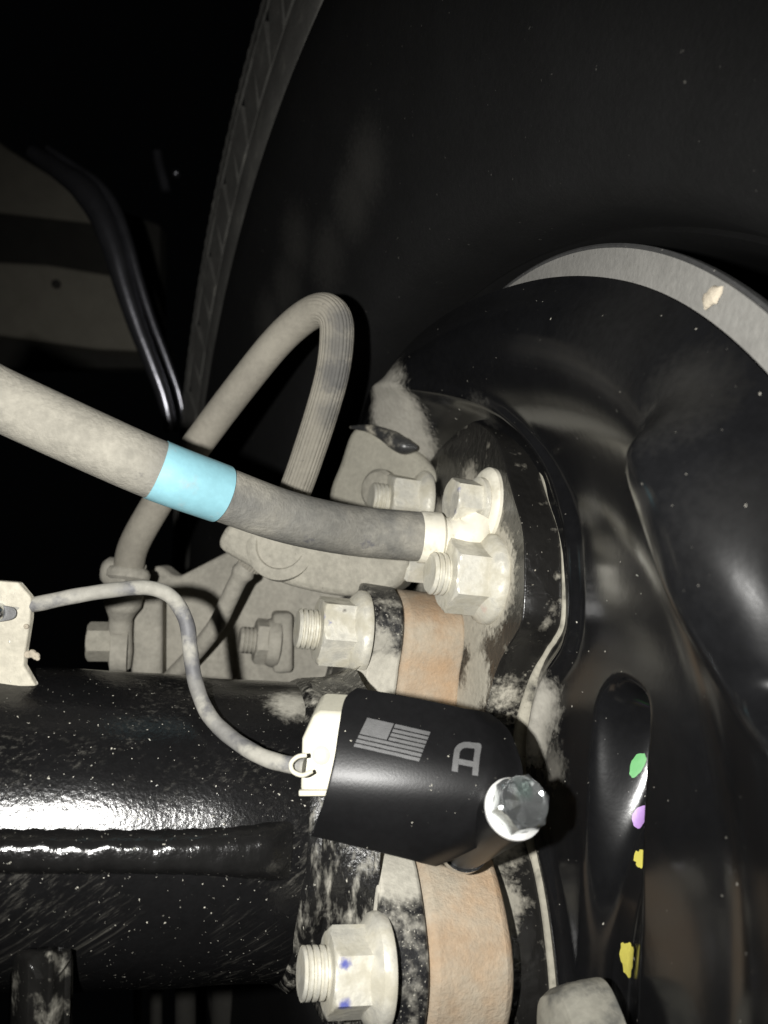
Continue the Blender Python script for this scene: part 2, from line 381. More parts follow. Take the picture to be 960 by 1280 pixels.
build('hub_flange', v, f, hm, hub, bevel=1.3)
# dust packed into the seam between hub plate and backing plate
sp = cr([W(43.5, x * 1.0 + .3, y + .3) for x, y in seam[3:]], 8)
rad = np.interp(np.linspace(0, 1, len(sp)), [0, .1, .25, .4, .52, .58, .66, .72, .8, 1], [.6, 1.6, 1.6, 1.1, 1.0, 2.0, 3.4, 3.0, 1.3, 1.2])
v, f = tube(sp, rad, 12)
build('seam_dust_bead', v, f, mat('seam_dust', (.34, .32, .26), .9, dust=BLACK, amount=.15, scale=90, specks=.2, bump=.5), hub)
flange_nut(hub, pl(613, 724, 31), -A, rot=.10, sl=19.5, m=mat('nut_dust_c', (.70, .68, .60), .38, metallic=.45, dust=(.43, .405, .325), amount=.50, scale=150, soft=.15, bump=.25, vary=.12, distort=1.5,
           marks=[(on_cyl(pl(613, 724, 31), A, 10.2, 618, 693), .2, 1.2, (.5, .06, .09), .7), (on_cyl(pl(613, 724, 31), A, 10.2, 608, 758), .3, 2.4, (.5, .16, .14), .35)]))
flange_nut(hub, P(528, 632, 300), -A, rot=.35, sl=20.5)

# backing plate: one pressed sheet, a height field over the plane square to the axle
def sdf_poly(x, y, poly):
    d = np.full(x.shape, 1e9); s = np.ones(x.shape)
    n = len(poly)
    for i in range(n):
        ax_, ay_ = poly[i]; bx_, by_ = poly[(i + 1) % n]
        ex, ey = bx_ - ax_, by_ - ay_; wx, wy = x - ax_, y - ay_
        k = np.clip((wx * ex + wy * ey) / (ex * ex + ey * ey + 1e-9), 0, 1)
        d = np.minimum(d, np.hypot(wx - k * ex, wy - k * ey))
        c1 = (y >= ay_) & (y < by_) & (ex * wy > ey * wx); c2 = (y < ay_) & (y >= by_) & (ex * wy < ey * wx)
        s = np.where(c1 | c2, -s, s)
    return d * s
bump1 = cr([(106, 121), (94, 118), (86, 110), (85, 100), (92, 86), (100, 73), (111, 65), (130, 61), (172, 57), (182, 110), (138, 134)], 6, True)
rib = cr([(55, 44), (56.3, 52), (60.5, 57), (67, 58.6), (74.5, 56.5), (76.5, 50), (76.8, 42), (78.5, 25), (81, 5), (83, -30), (78, -48), (66, -48), (60, -28), (58, 0), (56.5, 25)], 6, True)
hub_c = [tuple(q) for q in hub_ol[::3]]
def plate_a(x, y):
    """distance along the axle of the plate surface at in-plane (v, u)"""
    x = np.asarray(x, float); y = np.asarray(y, float)
    r = np.hypot(x, y); th = np.degrees(np.arctan2(y, x))
    q = r / (163 + 9 * sm(th, 80, 120)) * 168
    a = 43.5 - 13.5 * sm(q, 112, 150) - 1.5 * sm(q, 70, 110)
    a = a + 6.0 * sm(q, 150, 171) ** 2
    a = a - 19 * sm(th, 58, 124) * sm(q, 112, 156)
    d1 = sdf_poly(x, y, bump1); a = a - (9.5 * (1 - sm(d1, -9.0, 4.5)) - .022 * np.clip(x - 97, 0, 34) ** 2 * (1 - sm(d1, -8, 2))) * (1 - sm(q, 146, 168))
    d2 = sdf_poly(x, y, rib); k = sm(y, -5, 56)
    a = a + 16.0 * (1 - sm(d2, -8.5, 1.8)) * (.2 + .8 * k) 
    d3 = sdf_poly(x, y, hub_c); a = a - 2.4 * np.exp(-((d3 - 7.0) / 2.6) ** 2)
    a = a + .5 * np.sin(x * .05 + 1) * np.sin(y * .06)
    return a
nr, nth = 170, 560
vs_, fs = [], []
ths = np.linspace(-math.pi, math.pi, nth, endpoint=False)
R0 = np.linspace(0, 1, nr)
for k in R0:
    Rm = 165.5 * (1 + (6 / 166) * sm(np.degrees(ths), 84, 120) * (1 - sm(np.degrees(ths), 150, 178)))
    r = 26 + (Rm - 26) * k
    x, y = r * np.cos(ths), r * np.sin(ths); a = plate_a(x, y)
    for i in range(nth): vs_.append(W(a[i], x[i], y[i]))
fs = [(i * nth + j, i * nth + (j + 1) % nth, (i + 1) * nth + (j + 1) % nth, (i + 1) * nth + j) for i in range(nr - 1) for j in range(nth)]
plate = thing('backing_plate', W(43, 0, -168), 'glossy black pressed steel backing plate with bulges and coloured paint dabs', 'backing plate')
bv = BVHTree.FromPolygons([tuple(q) for q in vs_], fs)
def hit(px, py, a=35):
    h_ = bv.ray_cast(Vector((0, 0, 0)), Vector(ray(px, py)).normalized(), 1000)[0]
    return np.array(h_) if h_ is not None else pl(px, py, a)
pm = mat('plate_black_paint', (.0045, .0047, .0055), .17, film=.005, specks=.05, speck_scale=620, bump=.05, bump_scale=300, distort=6, dust=(.37, .352, .305),
         blobs=[(hit(492, 515), 12, 22, 1), (hit(505, 545), 10, 20, 1), (hit(482, 500), 9, 15, 1), (hit(674, 880), 4, 12, .85), (hit(668, 920), 3, 10, .8), (hit(692, 960), 1, 9, .3), (hit(605, 515), 2, 9, .08),
                (hit(760, 420), 5, 40, .016), (hit(845, 500), 2, 20, .035), (hit(935, 660), 2, 26, .015)])
plate_o = build('pressed_plate', vs_, fs, pm, plate, 50)
def dab(name, px, py, rv, ru, m, ragged=.12, parent=plate, off=.3):
    c = hit(px, py) - C; cv, cu = c @ V, c @ U; vv, ff = [], []; rings, seg = 5, 30; ph = rng.uniform(0, 6, 4)
    for i in range(rings + 1):
        for j in range(seg):
            t = 2 * math.pi * j / seg
            k = max(i, .01) / rings * (1 + ragged * (math.sin(3 * t + ph[0]) + .7 * math.sin(7 * t + ph[1]) + .5 * math.sin(11 * t + ph[2])))
            x, y = cv + rv * k * math.cos(t), cu + ru * k * math.sin(t); e = .4
            g = np.array([plate_a(x + e, y) - plate_a(x - e, y), plate_a(x, y + e) - plate_a(x, y - e)]) / (2 * e)
            vv.append(W(float(plate_a(x, y)), x, y) + off * nrm(-A + g[0] * V + g[1] * U))
    ff = [(i * seg + j, i * seg + (j + 1) % seg, (i + 1) * seg + (j + 1) % seg, (i + 1) * seg + j) for i in range(rings) for j in range(seg)]
    return build(name, vv, ff, m, parent, 60)
dab('paint_dab', 797, 956, .8, 3.0, 'green', .05)['label'] = 'round green paint dab on the rib edge'
dab('paint_dab', 802, 1021, 1.6, 2.7, 'violet', .03)['label'] = 'pale violet paint dab on the rib edge'
dab('paint_dab', 801, 1073, 2.0, 1.9, 'yellow', .14)['label'] = 'small yellow paint dab'
dab('paint_dab', 786, 1198, 3.0, 3.5, 'yellow', .11)['label'] = 'large yellow paint dab'
# dusty plug at the foot of the rib
pc = pl(738, 1290, 36); w_, p_, q_ = basis(-A)
def plugr(h, r, t): return r * (1 + .07 * math.sin(2 * t + .5) + .04 * math.sin(5 * t))
v, f = lathe(pc, -A, [(-2, 11), (2, 10.6), (6, 9.6), (8.5, 8), (9.6, 5), (10, .1)], seg=48, rfun=plugr)
build('access_plug', v, f, mat('plug_dust', (.25, .24, .20), .85, dust=(.1, .1, .09), amount=.3, scale=120, bump=.4), plate)

drum = thing('brake_drum', W(60, 0, -177), 'grey dusty brake drum lip curving out above the black backing plate', 'brake drum')
Cd = C - 2 * V
v, f = lathe(Cd, A, [(60, 156), (46, 158), (37, 162), (36, 174.0)], seg=240)
build('drum_face', v, f, 'drum', drum)
v, f = lathe(Cd, A, [(36, 174.0), (35.5, 174.5), (35.9, 175.1), (37.5, 175.2), (42, 172), (100, 160)], seg=240)
build('drum_edge', v, f, 'drum_edge', drum)
# clod of mud on the lip
cl = pl(891, 371, 36); vv, ff = [], []
for i in range(5):
    for j in range(14):
        t = 2 * math.pi * j / 14; r = 2.4 * (1, .95, .75, .4, .02)[i] * (1 + .22 * math.sin(2 * t + 1) + .16 * math.sin(5 * t))
        vv.append(cl + r * (math.cos(t) * V + math.sin(t) * U) - A * (.0, .5, .9, 1.1, 1.2)[i])
ff = [(i * 14 + j, i * 14 + (j + 1) % 14, (i + 1) * 14 + (j + 1) % 14, (i + 1) * 14 + j) for i in range(4) for j in range(14)]
build('mud_clod', vv, ff, 'clod', drum)

# ============================================================ tyre and wheel
tyre = thing('truck_tyre', T0 + 110 * TN + np.array([0, 0, -450]), 'dark truck tyre with ribbed shoulder blocks and rubber whiskers behind the hoses', 'tyre')
tw, tp, tq = basis(TN)
prof = [(60, 181), (30, 181.5), (10, 183), (4, 188), (0, 204), (-5, 232), (-9, 262), (-12, 285), (-10, 305), (-4, 318), (2, 325), (3, 329)]
v, f = lathe(T0, TN, prof, seg=300); build('sidewall', v, f, 'tyre', tyre, 40)
v, f = lathe(T0, TN, [(3, 328), (0, 330), (-.5, 332), (-.5, 356), (0, 358), (5, 359.5)], seg=300); build('shoulder_rib', v, f, 'tyre_rib', tyre, 40)
v, f = lathe(T0, TN, [(5, 359), (4, 361), (3.5, 391), (3.5, 393), (1.5, 394)], seg=300); build('shoulder_groove', v, f, 'tyre', tyre, 30)
v, f = lathe(T0, TN, [(1.5, 394), (.6, 395), (.6, 397), (1.2, 399), (1.2, 402), (.6, 404), (2, 407)], seg=1200, rfun=lambda h, r, t: r + .8 * math.sin(t * 300) * (h < 1.3))
build('textured_band', v, f, 'tyre_rib', tyre, 30)
v, f = lathe(T0, TN, [(2, 406), (5, 418), (9, 430), (15, 441), (28, 450), (60, 456), (240, 458)], seg=400,
             rfun=lambda h, r, t: r + (2.2 * math.sin(t * 40) if 4 < h < 40 else 0)); build('tread', v, f, 'tyre', tyre, 40)
# shoulder blocks between slanted sipes: each its own piece, on the arc in view
def tpt(w, r, t): return T0 + w * TN + r * (math.cos(t) * tp + math.sin(t) * tq)
def tyre_ang(px, py):
    r = ray(px, py); k = (T0 @ TN) / (r @ TN); p = r * k - T0
    return math.atan2(p @ tq, p @ tp)
t_a, t_b = tyre_ang(380, -60), tyre_ang(240, 560)
step = math.radians(3.5); ts_ = np.arange(min(t_a, t_b) - .1, max(t_a, t_b) + .1, step)
block_me = None
for i, t in enumerate(ts_):
    e = step * .86; sl = step * .25 * (1 if i % 2 else .5)
    lo = [(362, t - sl), (362, t + e - sl), (390, t + e + sl), (390, t + sl)]
    vv = [tpt(4.5, r, q) for r, q in lo] + [tpt(.2 + .6 * (i % 2) - (r - 362) * .02, r, q) for r, q in lo]
    build('tread_block', vv, [(0, 1, 2, 3), (4, 5, 6, 7), (0, 1, 5, 4), (1, 2, 6, 5), (2, 3, 7, 6), (3, 0, 4, 7)], 'tyre_rib', tyre, 30)
for (px, py, L_) in [(276, 22, 9), (265, 88, 11), (249, 147, 11), (246, 183, 8), (225, 312, 10), (221, 350, 7)]:
    t = tyre_ang(px + 24, py); r = 447; p0 = tpt(22, r, t); d = nrm(tpt(12, r + 30, t) - p0)
    v, f = tube([p0 - d * 2, p0 + d * L_ * .5, p0 + d * L_ + np.array([0, 0, -.6])], [.55, .45, .2], 6); build('rubber_whisker', v, f, 'tyre_rib', tyre)
rimt = thing('wheel_rim', T0 + 100 * TN + np.array([0, 0, -230]), 'unlit dark wheel rim barrel inside the truck tyre', 'wheel rim')
v, f = lathe(T0, TN, [(34, 182), (32, 180), (36, 178), (60, 177), (190, 177), (200, 60), (202, 2)], seg=200); build('rim_barrel', v, f, 'rim', rimt)

# ============================================================ knuckle casting behind the nuts
kn = thing('knuckle_casting', P(480, 690, 310), 'grey dusty knuckle casting between the looped hose and the hub plate', 'knuckle')
poly = cr([P(441, 537, 312), P(470, 540, 309), P(503, 556, 304), P(530, 572, 298), P(552, 610, 292), P(548, 680, 292), P(470, 700, 300), P(415, 660, 312), P(411, 617, 314), P(424, 580, 313)], 5, True)
v, f = prism(poly, np.array([6, 22, 0])); build('casting_body', v, f, mat('knuckle_dust', (.30, .285, .235), .9, bump=.5, vary=.2, specks=.06, dust=(.1, .1, .1)), kn, bevel=2.5)
v, f = capped(P(474, 612, 303), nrm([-.6, -.8, .1]), [(-4, 8), (1, 8), (2.5, 6.5), (3, 3)], seg=40); build('cast_boss', v, f, 'steel', kn)
# curled black edge of the shield over the casting
pts = cr([P(438, 534, 309), P(462, 536, 305), P(485, 546, 301), (P(503, 557, 298)), P(522, 560, 296)], 8)
v, f = tube(pts, np.interp(np.linspace(0, 1, len(pts)), [0, .25, .6, .8, 1], [.5, 1.6, 3.3, 3.2, .6]), 16)
build('curled_edge', v, f, mat('lip_paint', (.03, .03, .03), .35, dust=(.4, .37, .3), amount=.3, scale=120, bump=.2), kn)
# lower arm under the big hose
arm = thing('forged_arm', P(380, 745, 270), 'pale dusty forged arm with a rounded end beneath the blue banded hose', 'arm')
poly = cr([P(273, 684, 268), P(277, 664, 268), P(290, 655, 268), P(330, 662, 266), P(400, 680, 262), P(480, 690, 258), P(510, 700, 256), P(500, 730, 258), P(470, 742, 260), P(430, 745, 262), P(395, 740, 264), P(350, 728, 266), P(300, 702, 268)], 5, True)
v, f = prism(poly, np.array([4, 16, -2])); build('arm_body', v, f, 'steel', arm, bevel=3)
v, f = capped(P(352, 682, 267), nrm([-.1, -1, .25]), [(-3, 12), (1.0, 12), (2.0, 10.5), (2.0, 8.5), (1.2, 8)], seg=48); build('arm_boss', v, f, 'steel', arm)
v, f = capped(P(522, 713, 262), -A, [(-12, 4.5), (0, 4.5), (4, 4.5), (5, 3.6)], seg=6); build('bolt_end', v, f, 'nut', arm)

# ============================================================ rear bracket, hose fitting
rb = thing('rear_bracket', P(290, 850, 330), 'flat grey dusty bracket plate with a far nut behind the axle tube', 'bracket')
poly = [P(176, 722, 330), P(183, 712, 330), P(198, 706, 330), P(214, 719, 330), P(222, 721, 330), P(335, 663, 330), P(420, 680, 320), P(430, 760, 318), P(420, 880, 318), P(176, 880, 330), P(172, 790, 330)]
v, f = prism(poly, np.array([2, 10, 0])); build('bracket_plate', v, f, 'steel_far', rb, bevel=2)
v, f = box(P(186, 800, 318), nrm([1, .2, 0]), 6.0, nrm([-.2, 1, 0]), 9, np.array([0, 0, 1.]), 22); build('bracket_lug', v, f, 'steel_far', rb, bevel=2.5)
v, f = box(P(352, 800, 322), nrm([1, .2, 0]), 4, nrm([-.2, 1, 0]), 9, np.array([0, 0, 1.]), 12); build('nut_seat', v, f, 'steel_far', rb, bevel=2)
flange_nut(rb, P(346, 803, 318), -A, rot=.3, af=16, fr=10, sr=5.2, sl=15, h=9, m='steel_far')
fit_ = thing('hose_end_fitting', P(150, 838, 305), 'dusty banjo fitting with hex bolt at the lower end of the looped hose', 'hose fitting')
d0 = 300
pts = cr([P(160, 706, 292), P(158, 722, 294), P(155, 745, 298), P(152, 765, 300), P(150, 790, 302), P(150, 818, 303), P(150, 834, 304)], 6)
rr = np.interp(np.linspace(0, 1, len(pts)), [0, .08, .16, .3, .42, .55, .8, 1], [6.6, 6.8, 5.2, 7.0, 7.0, 4.4, 4.8, 4.0])
v, f = tube(pts, rr, 28); build('fitting_body', v, f, 'steel_far', fit_, 50)
v, f = capped(P(143, 715, 292), nrm([-1, 0, .1]), [(-6, 5.5), (2, 5.5), (4, 4), (4.5, 1)], seg=32); build('clip_ear', v, f, 'steel_far', fit_, 50)
v, f = lathe(P(160, 716, 292), nrm([.1, .2, 1]), [(-3, 6.5), (-2, 8), (0, 8.2), (1.5, 7.4), (2, 6.0)], seg=40); build('crimp_collar', v, f, 'steel_far', fit_, 50)
v, f = hexbody(P(140, 802, 304), nrm([-1, -.25, .05]), 13, 9, rot=.2); build('hex_bolt', v, f, 'steel', fit_)
v, f = lathe(P(150, 812, 303), nrm([-1, -.25, .05]), [(-3, 8.6), (-3, 9), (3, 9), (3, 8.6), (3.4, 5)], seg=40); build('banjo_eye', v, f, 'steel_far', fit_)

# ============================================================ hoses and cable
lh = thing('looped_hose', P(165, 712, 292), 'thin dusty grey rubber hose looping up to a sharp ribbed bend', 'hose')
lp = [(160, 718, 291), (166, 685, 289), (188, 643, 286), (222, 590, 283), (258, 540, 280), (302, 482, 275), (346, 428, 269), (380, 397, 263), (404, 387, 258), (419, 398, 256), (421, 425, 257), (416, 465, 260), (404, 510, 264), (388, 560, 268), (371, 608, 272), (352, 650, 278), (330, 682, 283), (312, 704, 286)]
pts = cr([P(*q) for q in lp], 10); n = len(pts)
def ribs(s, t):
    k = float(sm(s, .43, .52)); return 1 + k * .065 * (abs(math.sin(t * 13)) ** .6 - .6)
v, f = tube(pts, np.interp(np.linspace(0, 1, n), [0, .4, .5, .56, 1], [5.5, 5.5, 5.4, 5.5, 5.4]), 190, prof=ribs)
build('rubber_hose', v, f, 'loop', lh, 60)
ft = cr([P(*q) for q in [(314, 700, 286), (306, 712, 287), (297, 727, 288), (285, 752, 291), (270, 782, 296), (240, 820, 304), (205, 856, 312)]], 6)
v, f = tube(ft, np.interp(np.linspace(0, 1, len(ft)), [0, .16, .2, .22, .3, 1], [3.8, 3.8, 4.3, 4.3, 3.3, 3.3]), 24); build('brake_pipe', v, f, 'steel_far', lh, 50)

bh = thing('thick_hose', P(530, 672, 240), 'thick dusty hose with a pale blue band ending in a crimped ferrule', 'hose')
bp_ = [(-110, 446, 183), (-50, 474, 187), (0, 499, 192), (100, 545, 196), (195, 587, 201), (276, 617, 211), (345, 642, 221), (400, 656, 228), (455, 665, 234), (528, 671, 238)]
pts = cr([P(*q) for q in bp_], 14)
i0 = int(np.argmin([np.linalg.norm(q - P(194, 587, 201)) for q in pts])); i1 = int(np.argmin([np.linalg.norm(q - P(276, 617, 211)) for q in pts]))
rr = np.full(len(pts), 7.5); rr[:i0 + 1] = 7.75; rr[i1:] = 7.45
v, f = tube(pts, rr, 56); build('rubber_hose', v, f, 'rubber', bh, 60)
rr2 = np.full(i1 - i0 + 1, 7.95)
v, f = tube(pts[i0:i1 + 1], rr2, 56, prof=lambda s, t: 1 + .004 * math.sin(9 * t) * (s in (0., 1.)), cap=True); build('blue_band', v, f, 'tape', bh, 50)
FD = nrm(P(560, 674, 240) - P(520, 671, 238))
v, f = lathe(P(523, 671, 238), FD, [(0, 7.0), (0, 7.7), (.5, 7.9), (6.2, 7.9), (6.8, 7.4), (7.2, 6.6), (10, 6.4), (13, 6.0)], seg=64)
build('crimp_ferrule', v, f, 'ferrule', bh, 35)
# banjo eye and bolt
bo = P(588, 640, 240); BA = nrm(-A + np.array([0, -.05, 0]))
pts = cr([P(552, 672, 240), P(572, 672, 240), P(588, 666, 240), P(598, 648, 241)], 8)
v, f = tube(pts, np.interp(np.linspace(0, 1, len(pts)), [0, .5, 1], [6.2, 6.6, 5.6]), 32); build('banjo_neck', v, f, 'ferrule', bh, 50)
bo = P(600, 630, 243)
def oval(h, r, t): return r * (1 + .12 * abs(math.sin(t)) ** 2)
v, f = lathe(bo, BA, [(-8, 9.0), (-7.5, 10.2), (-1.5, 10.4), (-.6, 9.8), (0, 8.8), (0, 2)], seg=64, rfun=oval); build('banjo_eye', v, f, 'ferrule', bh, 35)
v, f = join(lathe(bo, BA, [(0, 7.6), (.2, 8.2), (1.6, 8.2), (1.9, 7.6), (1.9, 3)], seg=64), hexbody(bo, BA, 12.6, 8.2, z0=1.8, rot=.25))
bb = build('banjo_bolt', v, f, mat('bolt_dust', (.70, .68, .60), .38, metallic=.45, dust=(.43, .405, .325), amount=.50, bump=.2, distort=1.5,
      marks=[(on_cyl(bo, A, 6.5, 572, 612), .3, 1.5, (.12, .13, .28), .6), (on_cyl(bo, A, 6.5, 566, 640), .3, 1.3, (.12, .13, .28), .6)]), bh, 30)

cb = thing('sensor_cable', P(372, 957, 184), 'thin dusty cable curving over the axle tube into the cream sensor plug', 'cable')
cp = [(20, 760, 199), (50, 754, 200), (95, 745, 202), (145, 737, 204), (185, 735, 206), (214, 746, 206), (232, 775, 205), (238, 812, 204), (244, 852, 203), (259, 890, 199), (285, 919, 194), (320, 942, 188), (352, 954, 184.5), (380, 958, 183.5)]
pts = cr([P(*q) for q in cp], 10); nn_ = len(pts)
v, f = tube(pts, 1.95, 24, prof=lambda s, t: 1 + .02 * math.sin(40 * s + t) + .02 * math.sin(93 * s)); build('cable_sheath', v, f, 'cable', cb, 60)

# sensor plug
sn = thing('sensor_plug', P(405, 985, 186), 'cream plastic sensor plug tucked beneath the black guard', 'sensor')
loop = [P(377, 925, 187), P(392, 893, 189), P(400, 890, 189), P(470, 894, 187), P(470, 985, 184), P(425, 992, 184), P(375, 992, 185)]
v, f = prism(loop, np.array([1, 12, 2.])); build('plug_body', v, f, 'cream', sn, bevel=1.0)
lw = cr([P(383, 944, 181), P(372, 946, 180.5), P(364, 954, 180), P(366, 964, 180), P(378, 969, 180), P(390, 964, 181)], 6)
v, f = tube(lw, .55, 10); build('wire_clip', v, f, 'cream', sn, 60)
v, f = capped(P(402, 944, 187.5), nrm([0, -1, .3]), [(-2, 2.4), (1.2, 2.2), (1.8, 1.4), (2.0, .5)], seg=32); build('plug_boss', v, f, 'cream', sn, 40)
v, f = prism([P(374, 986, 184), P(440, 986, 183), P(440, 993, 183), P(374, 993, 184)], np.array([0, -1.4, 0.])); build('plug_ledge', v, f, 'cream', sn, bevel=.3)

# ============================================================ black sensor guard
gd = thing('sensor_guard', P(560, 1075, 188), 'black curved sensor guard etched with a flag and a letter', 'guard')
Lc = [(446, 864, 183), (431, 877, 180.5), (424, 910, 176), (419, 945, 172.6), (411, 980, 170.6), (401, 1012, 170.8), (390, 1040, 173)]
Rc = [(612, 897, 182), (634, 917, 179.5), (645, 942, 175.5), (652, 972, 171.5), (645, 1010, 169.5), (602, 1050, 170.6), (545, 1077, 174)]
Ls = cr([P(*q) for q in Lc], 8); Rs = cr([P(*q) for q in Rc], 8); ns = 70; vs_, fs = [], []
for i in range(len(Ls)):
    tt = i / (len(Ls) - 1)
    for j in range(ns):
        s = j / (ns - 1)
        p = Ls[i] * (1 - s) + Rs[i] * s
        p = p + nrm(p) * (2.6 * sm(s, .80, 1.0) ** 1.5 - .8 * math.sin(math.pi * s)) + np.array([0, 0, .45]) * math.sin(math.pi * s) * (1 - tt)
        vs_.append(p)
fs = [(i * ns + j, i * ns + j + 1, (i + 1) * ns + j + 1, (i + 1) * ns + j) for i in range(len(Ls) - 1) for j in range(ns - 1)]
gv = BVHTree.FromPolygons([tuple(q) for q in vs_], fs)
g_o = build('guard_shell', vs_, fs, 'cap', gd, 60)
so = g_o.modifiers.new('s', 'SOLIDIFY'); so.thickness = .0026; so.offset = 0
bvm = g_o.modifiers.new('b', 'BEVEL'); bvm.width = .0005; bvm.segments = 2; bvm.limit_method = 'ANGLE'; bvm.angle_limit = math.radians(60)
def etch(name, rows, off=1.45, closed=False):
    """patch draped on the guard: rows = list of polylines of photo points with equal counts"""
    vv = []; n = len(rows[0])
    for row in rows:
        for (px, py) in row:
            r = Vector(ray(px, py)).normalized(); hit, nn2, _, _ = gv.ray_cast(Vector((0, 0, 0)), r, 1000)
            if hit is None: hit = Vector(P(px, py, 175)); nn2 = -r
            if nn2.dot(r) > 0: nn2 = -nn2
            vv.append(np.array(hit + nn2 * off))
    m_ = n if closed else n - 1
    ff = [(i * n + j, i * n + (j + 1) % n, (i + 1) * n + (j + 1) % n, (i + 1) * n + j) for i in range(len(rows) - 1) for j in range(m_)]
    return build(name, vv, ff, 'engraved', gd, 60)
f00, f10, f11, f01 = np.array([459, 901.]), np.array([537, 919.]), np.array([523, 954.5]), np.array([442, 936.])
def fq(u_, v_): return tuple((f00 * (1 - u_) + f10 * u_) * (1 - v_) + (f01 * (1 - u_) + f11 * u_) * v_)
def patch(name, u0, u1, v0, v1, n=14): return etch(name, [[fq(u0 + (u1 - u0) * i / n, v) for i in range(n + 1)] for v in np.linspace(v0, v1, 4)])
patch('flag_canton', 0, .42, 0, .555)['label'] = 'grey rectangle of the etched flag'
nst = 7; gap = .04
for k in range(nst):
    v0 = k / nst + (gap if k else 0) * .5; v1 = (k + 1) / nst - gap * .5
    patch('flag_stripe', (.445 if k < 4 else 0), 1, v0, v1)
# letter A: outer and inner outlines as strips
ap = [np.array(q) for q in [(563.5, 965), (566, 944), (568, 938), (573, 933.5), (580, 931.5), (590, 932.5), (599.5, 935), (598, 950), (596, 971)]]
ai = [np.array(q) for q in [(571, 966.3), (573, 946), (574.5, 942.2), (577, 939.8), (581, 938.8), (587, 939.6), (591.5, 940.8), (590.3, 952), (588.7, 970)]]
oo, ii = cr(ap, 4), cr(ai, 4)
etch('letter_arch', [[tuple(q) for q in oo * (1 - k) + ii * k] for k in (0, .5, 1)])
etch('letter_bar', [[(572.2 + 18.2 * k, y0 + 3.6 * k) for k in np.linspace(0, 1, 8)] for y0 in (951.5, 954.5, 957.5)])
# tubular boss and bolt
Q1 = P(641, 1012, 165); BX = nrm([.24, -.79, .56]); 
v, f = lathe(Q1, BX, [(-32, 3.5), (-32, 5.2), (-31, 5.9), (-6, 6.1), (-1, 6.3), (-.4, 6.3), (0, 5.8), (0, 2)], seg=64); build('mounting_boss', v, f, 'cap', gd, 40)
v, f = lathe(Q1, BX, [(-34, 3), (-34, 5.9), (-33.5, 6.4), (-31.6, 6.4), (-31.6, 5)], seg=64); build('boss_spacer', v, f, 'zinc', gd, 30)
v, f = lathe(Q1, BX, [(0, 5.9), (.2, 6.35), (1.0, 6.35), (1.3, 6.0), (2.1, 5.2)], seg=64); wsh = build('flange_washer', v, f, 'washer', gd, 30)
zb = mat('iridescent_zinc', (.66, .69, .69), .22, metallic=.95, bump=.25, bump_scale=330, vary=.1, distort=2, 
         marks=[(P(650, 1018, 161), 1, 3, (.25, .28, .62), .6), (P(655, 985, 161), 1, 3, (.30, .50, .42), .5), (P(640, 1000, 161), .5, 2.5, (.60, .58, .45), .6)])
v, f = hexbody(Q1, BX, 10.2, 5.4, z0=1.2, rot=.60, dish=.35); build('hex_bolt', v, f, zb, gd, 28)

# ============================================================ brackets on the tube
br = thing('cable_bracket', P(10, 850, 196), 'thin dusty steel tab with a slot standing on the axle tube', 'bracket')
tabp = [P(-60, 722, 196), P(22, 728, 197), P(38, 747, 197.5), P(37, 775, 198), P(31, 812, 198.5), P(29, 832, 198.5), P(40, 851, 199), P(44, 858, 199), P(-60, 862, 196)]
v, f = prism(tabp, np.array([.2, 2.4, 0])); bk = mat('tab_dust', (.46, .43, .35), .75, dust=(.75, .73, .66), specks=.3, speck_scale=700, bump=.7, bump_scale=420, vary=.25)
build('bracket_tab', v, f, bk, br, bevel=.5)
sl = cr([P(-10, 758, 195.6), P(14, 758, 196.2), P(21, 764, 196.2), P(19, 772, 196.2), P(8, 776, 196), P(-10, 776, 195.6)], 4, True)
v, f = prism(sl, np.array([0, -.5, 0])); build('slot_plate', v, f, mat('slot_dark', (.12, .12, .12), .5, bump=.3), br, bevel=.2)
v, f = capped(P(-3, 765, 196), nrm([0.05, -1, 0]), [(-2, 2.2), (1.6, 2.2), (2.4, 1.6), (2.6, .5)], seg=32); build('rivet', v, f, 'zinc', br, 40)
vv, ff = [], []
for (cx, cy, r) in [(35, 818, 1.0), (40, 817, 1.1), (45, 820, 1.0), (47, 823, .6), (33, 783, .7)]:
    v, f = lathe(P(cx, cy, 198), nrm([.2, -1, .1]), [(-r, .05), (-.6 * r, .8 * r), (0, r), (.6 * r, .8 * r), (r, .05)], seg=10); vv, ff = join((vv, ff), (v, f))
build('weld_spatter', vv, ff, 'clod', br)
lb = thing('lower_bracket', P(45, 1290, 176), 'glossy black lug with a dusty ridge under the axle tube', 'bracket')
lm = mat('lug_paint', BLACK, .16, amount=.12, scale=90, specks=.2, film=.02, bump=.4, bump_scale=260, blobs=[(P(66, y, 166), 1.2, 2.6, .95) for y in (1190, 1205, 1220, 1235, 1250, 1265, 1280)] + [(P(x, 1187, 168), .8, 2.2, .7) for x in (30, 45, 55)], distort=1.5)
rows = []
for k, y in enumerate(np.linspace(1183, 1330, 26)):
    top = math.sqrt(max(0.0, 1 - (1 - min(1, (y - 1183) / 14)) ** 2))
    xl, xr = 14 - 6 * k / 25, 92 - 2 * k / 25
    for s in np.linspace(0, 1, 24):
        ridge = 2.2 * math.exp(-((s - .62) / .10) ** 2)
        rows.append(P(xl + (xr - xl) * s, y, 170 + 8 * (1 - top) + 9 * (abs(s - .5) * 2) ** 3 - ridge))
fs = [(i * 24 + j, i * 24 + j + 1, (i + 1) * 24 + j + 1, (i + 1) * 24 + j) for i in range(25) for j in range(23)]
build('lug_body', rows, fs, lm, lb, 60, solid=6)

